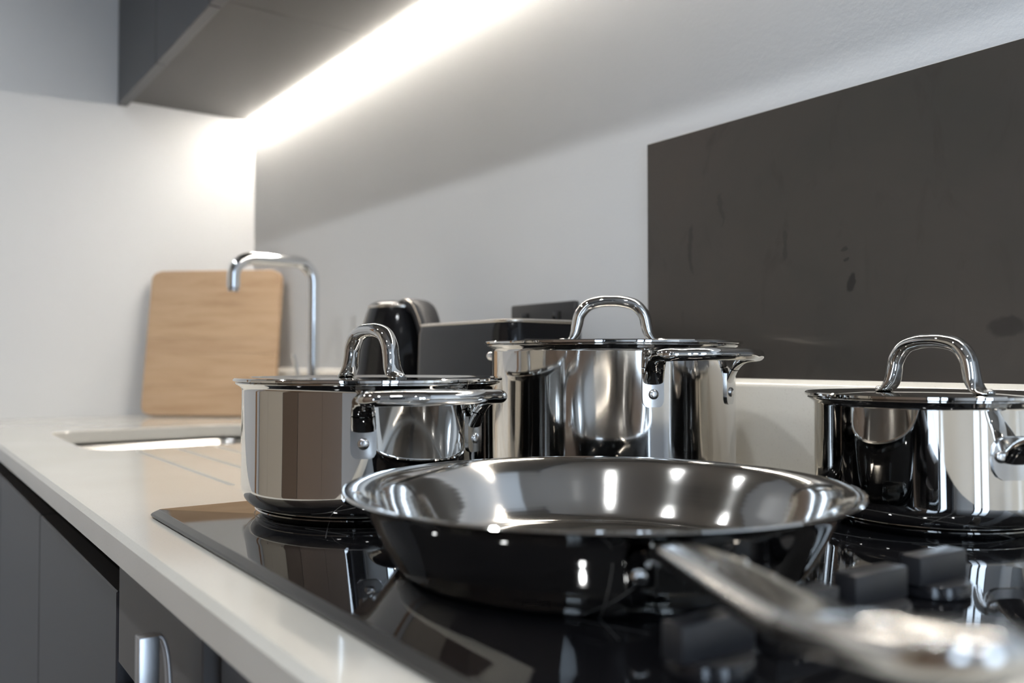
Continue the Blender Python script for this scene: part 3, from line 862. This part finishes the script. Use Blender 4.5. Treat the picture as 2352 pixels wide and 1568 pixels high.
fronts(u2, [('door', 0.9268, 1.3680, 0.105, DT, M['anthracite'])])
u3 = base_unit(1.3750, 1.6100, 'narrow grey drawer unit with silver handles below the hob edge', chan=False)
fronts(u3, [('drawer_front', 1.3770, 1.6085, H - 0.1220, H - TH - 0.0015, M['drawer']), ('door', 1.3770, 1.6085, 0.105, H - 0.1420, M['drawer'])])
dh = obj('handle', B(1.5726, 1.5840, -0.6205, -0.6085, H - 0.114, H - 0.0440, 0.0006), M['satin'], u3)
bm = tube([(1.578, -0.6095, H - 0.0455, .0014, .0050), (1.578, -0.6060, H - 0.0470, .0014, .0050), (1.578, -0.6030, H - 0.0580, .0014, .0050), (1.578, -0.6015, H - 0.0790, .0014, .0050), (1.578, -0.6030, H - 0.1000, .0014, .0050), (1.578, -0.6060, H - 0.1110, .0014, .0050), (1.578, -0.6095, H - 0.1125, .0014, .0050)], ref=(1, 0, 0), segs=12, sq=4)
for z in (0.099,): box(bm, 1.5760, 1.5800, -0.6025, FY + 0.0005, H - z - 0.004, H - z + 0.004)
obj('handle_bow', bm, M['satin'], dh, angle=50)
bm = bmesh.new()
box(bm, 1.440, 1.560, -0.620, -0.609, H - 0.186, H - 0.175, 0.0012)
for x in (1.450, 1.546): box(bm, x, x + 0.008, -0.6095, FY + 0.0005, H - 0.185, H - 0.176, 0.0008, 1)
obj('handle', bm, M['satin'], u3)
u4 = base_unit(1.6140, 2.2600, 'dark cabinet front at the bottom edge, right of the handled drawer', chan=False)
bm = B(1.6260, 2.2560, FY + 0.006, FY + 0.0205, 0.105, H - TH - 0.0015, 0.0012, 1)
obj('door', bm, M['anthracite'], u4)
obj('dark_gap', B(1.6145, 1.6235, FY + 0.016, FY + 0.0205, 0.105, H - TH - 0.0015), M['black'], u4, smooth=False)  # black strip standing in for the shaded gap between drawer and door
u5 = base_unit(2.2610, 2.9400, 'dark base cabinet at the near end of the worktop')
fronts(u5, [('door', 2.2625, 2.5985, 0.105, DT, M['anthracite']), ('door', 2.6015, 2.9385, 0.105, DT, M['anthracite'])])

# ------------------------------------------------------------------ tall units on the opposite side (mirrored in the pots)
def tall_unit(x0, x1, m_, label, nd, sides=''):
    t = thing('tall_cabinet', label, 'cabinet', (x0, -1.75, 0), 0, 'tall cabinets mirrored in the pots')
    w = x1 - x0
    obj('carcass', B(0.0005, w - 0.0005, -0.609, -0.0215, 0.0, 2.3), M['under'], t, smooth=False)
    for k in range(nd):
        a_ = k * w / nd + 0.0015; b2 = (k + 1) * w / nd - 0.0015
        d = obj('door', B(a_, b2, -0.0205, 0.0, 0.10, 2.295, 0.0012, 1), m_, t)
        if sides:
            xh = b2 - 0.045 if sides[k] == 'R' else a_ + 0.030
            obj('handle', B(xh, xh + 0.014, 0.0005, 0.030, 0.835, 0.955, 0.003), M['black_matte'], d)
    return t
tall_unit(0.06, 1.12, M['cream'], 'cream tall cabinet on the opposite side, mirrored in the left pot', 2, 'RR')
tall_unit(1.125, 1.50, M['taupe'], 'dark brown narrow tall cabinet mirrored in the left pot', 1, '')
tall_unit(1.505, 2.60, M['taupe2'], 'light brown tall cabinet mirrored in the left pot', 2, 'LR')
struct('trim_2', B(0.0, 0.03, -1.60, -1.51, 0, 2.15, 0.003), M['oak'])

# ------------------------------------------------------------------ ceiling downlights over the aisle
for i, x in enumerate((0.55, 1.45, 2.35, 3.25)):
    t = thing('downlight', ('round ceiling downlight over the aisle nearest the end wall', 'round ceiling downlight over the aisle opposite the hob', 'round ceiling downlight over the aisle beside the camera', 'round ceiling downlight over the aisle nearest the window')[i], 'lamp', (x, -1.165, ZC), 0, 'ceiling downlights over the aisle')
    obj('bezel', lathe([(0.034, -0.0005), (0.044, -0.0005), (0.045, -0.003), (0.042, -0.006), (0.036, -0.004)], 40, close=True), M['white_plastic'], t)
    if i == 0: M['lamp'] = emis('downlight_lens', (1.0, 0.93, 0.83), 9.0)
    obj('lens', lathe([(0, -0.0015), (0.034, -0.0015)], 40), M['lamp'], t)
    l = bpy.data.lights.new('downlight_beam', 'SPOT'); l.energy = DOWNLIGHT_W * 6; l.spot_size = math.radians(125); l.spot_blend = 0.6
    l.shadow_soft_size = 0.035; l.color = (0.93, 0.97, 1.0)
    lo = bpy.data.objects.new('downlight_beam', l); lo.location = (0, 0, -0.012); link(lo, t)
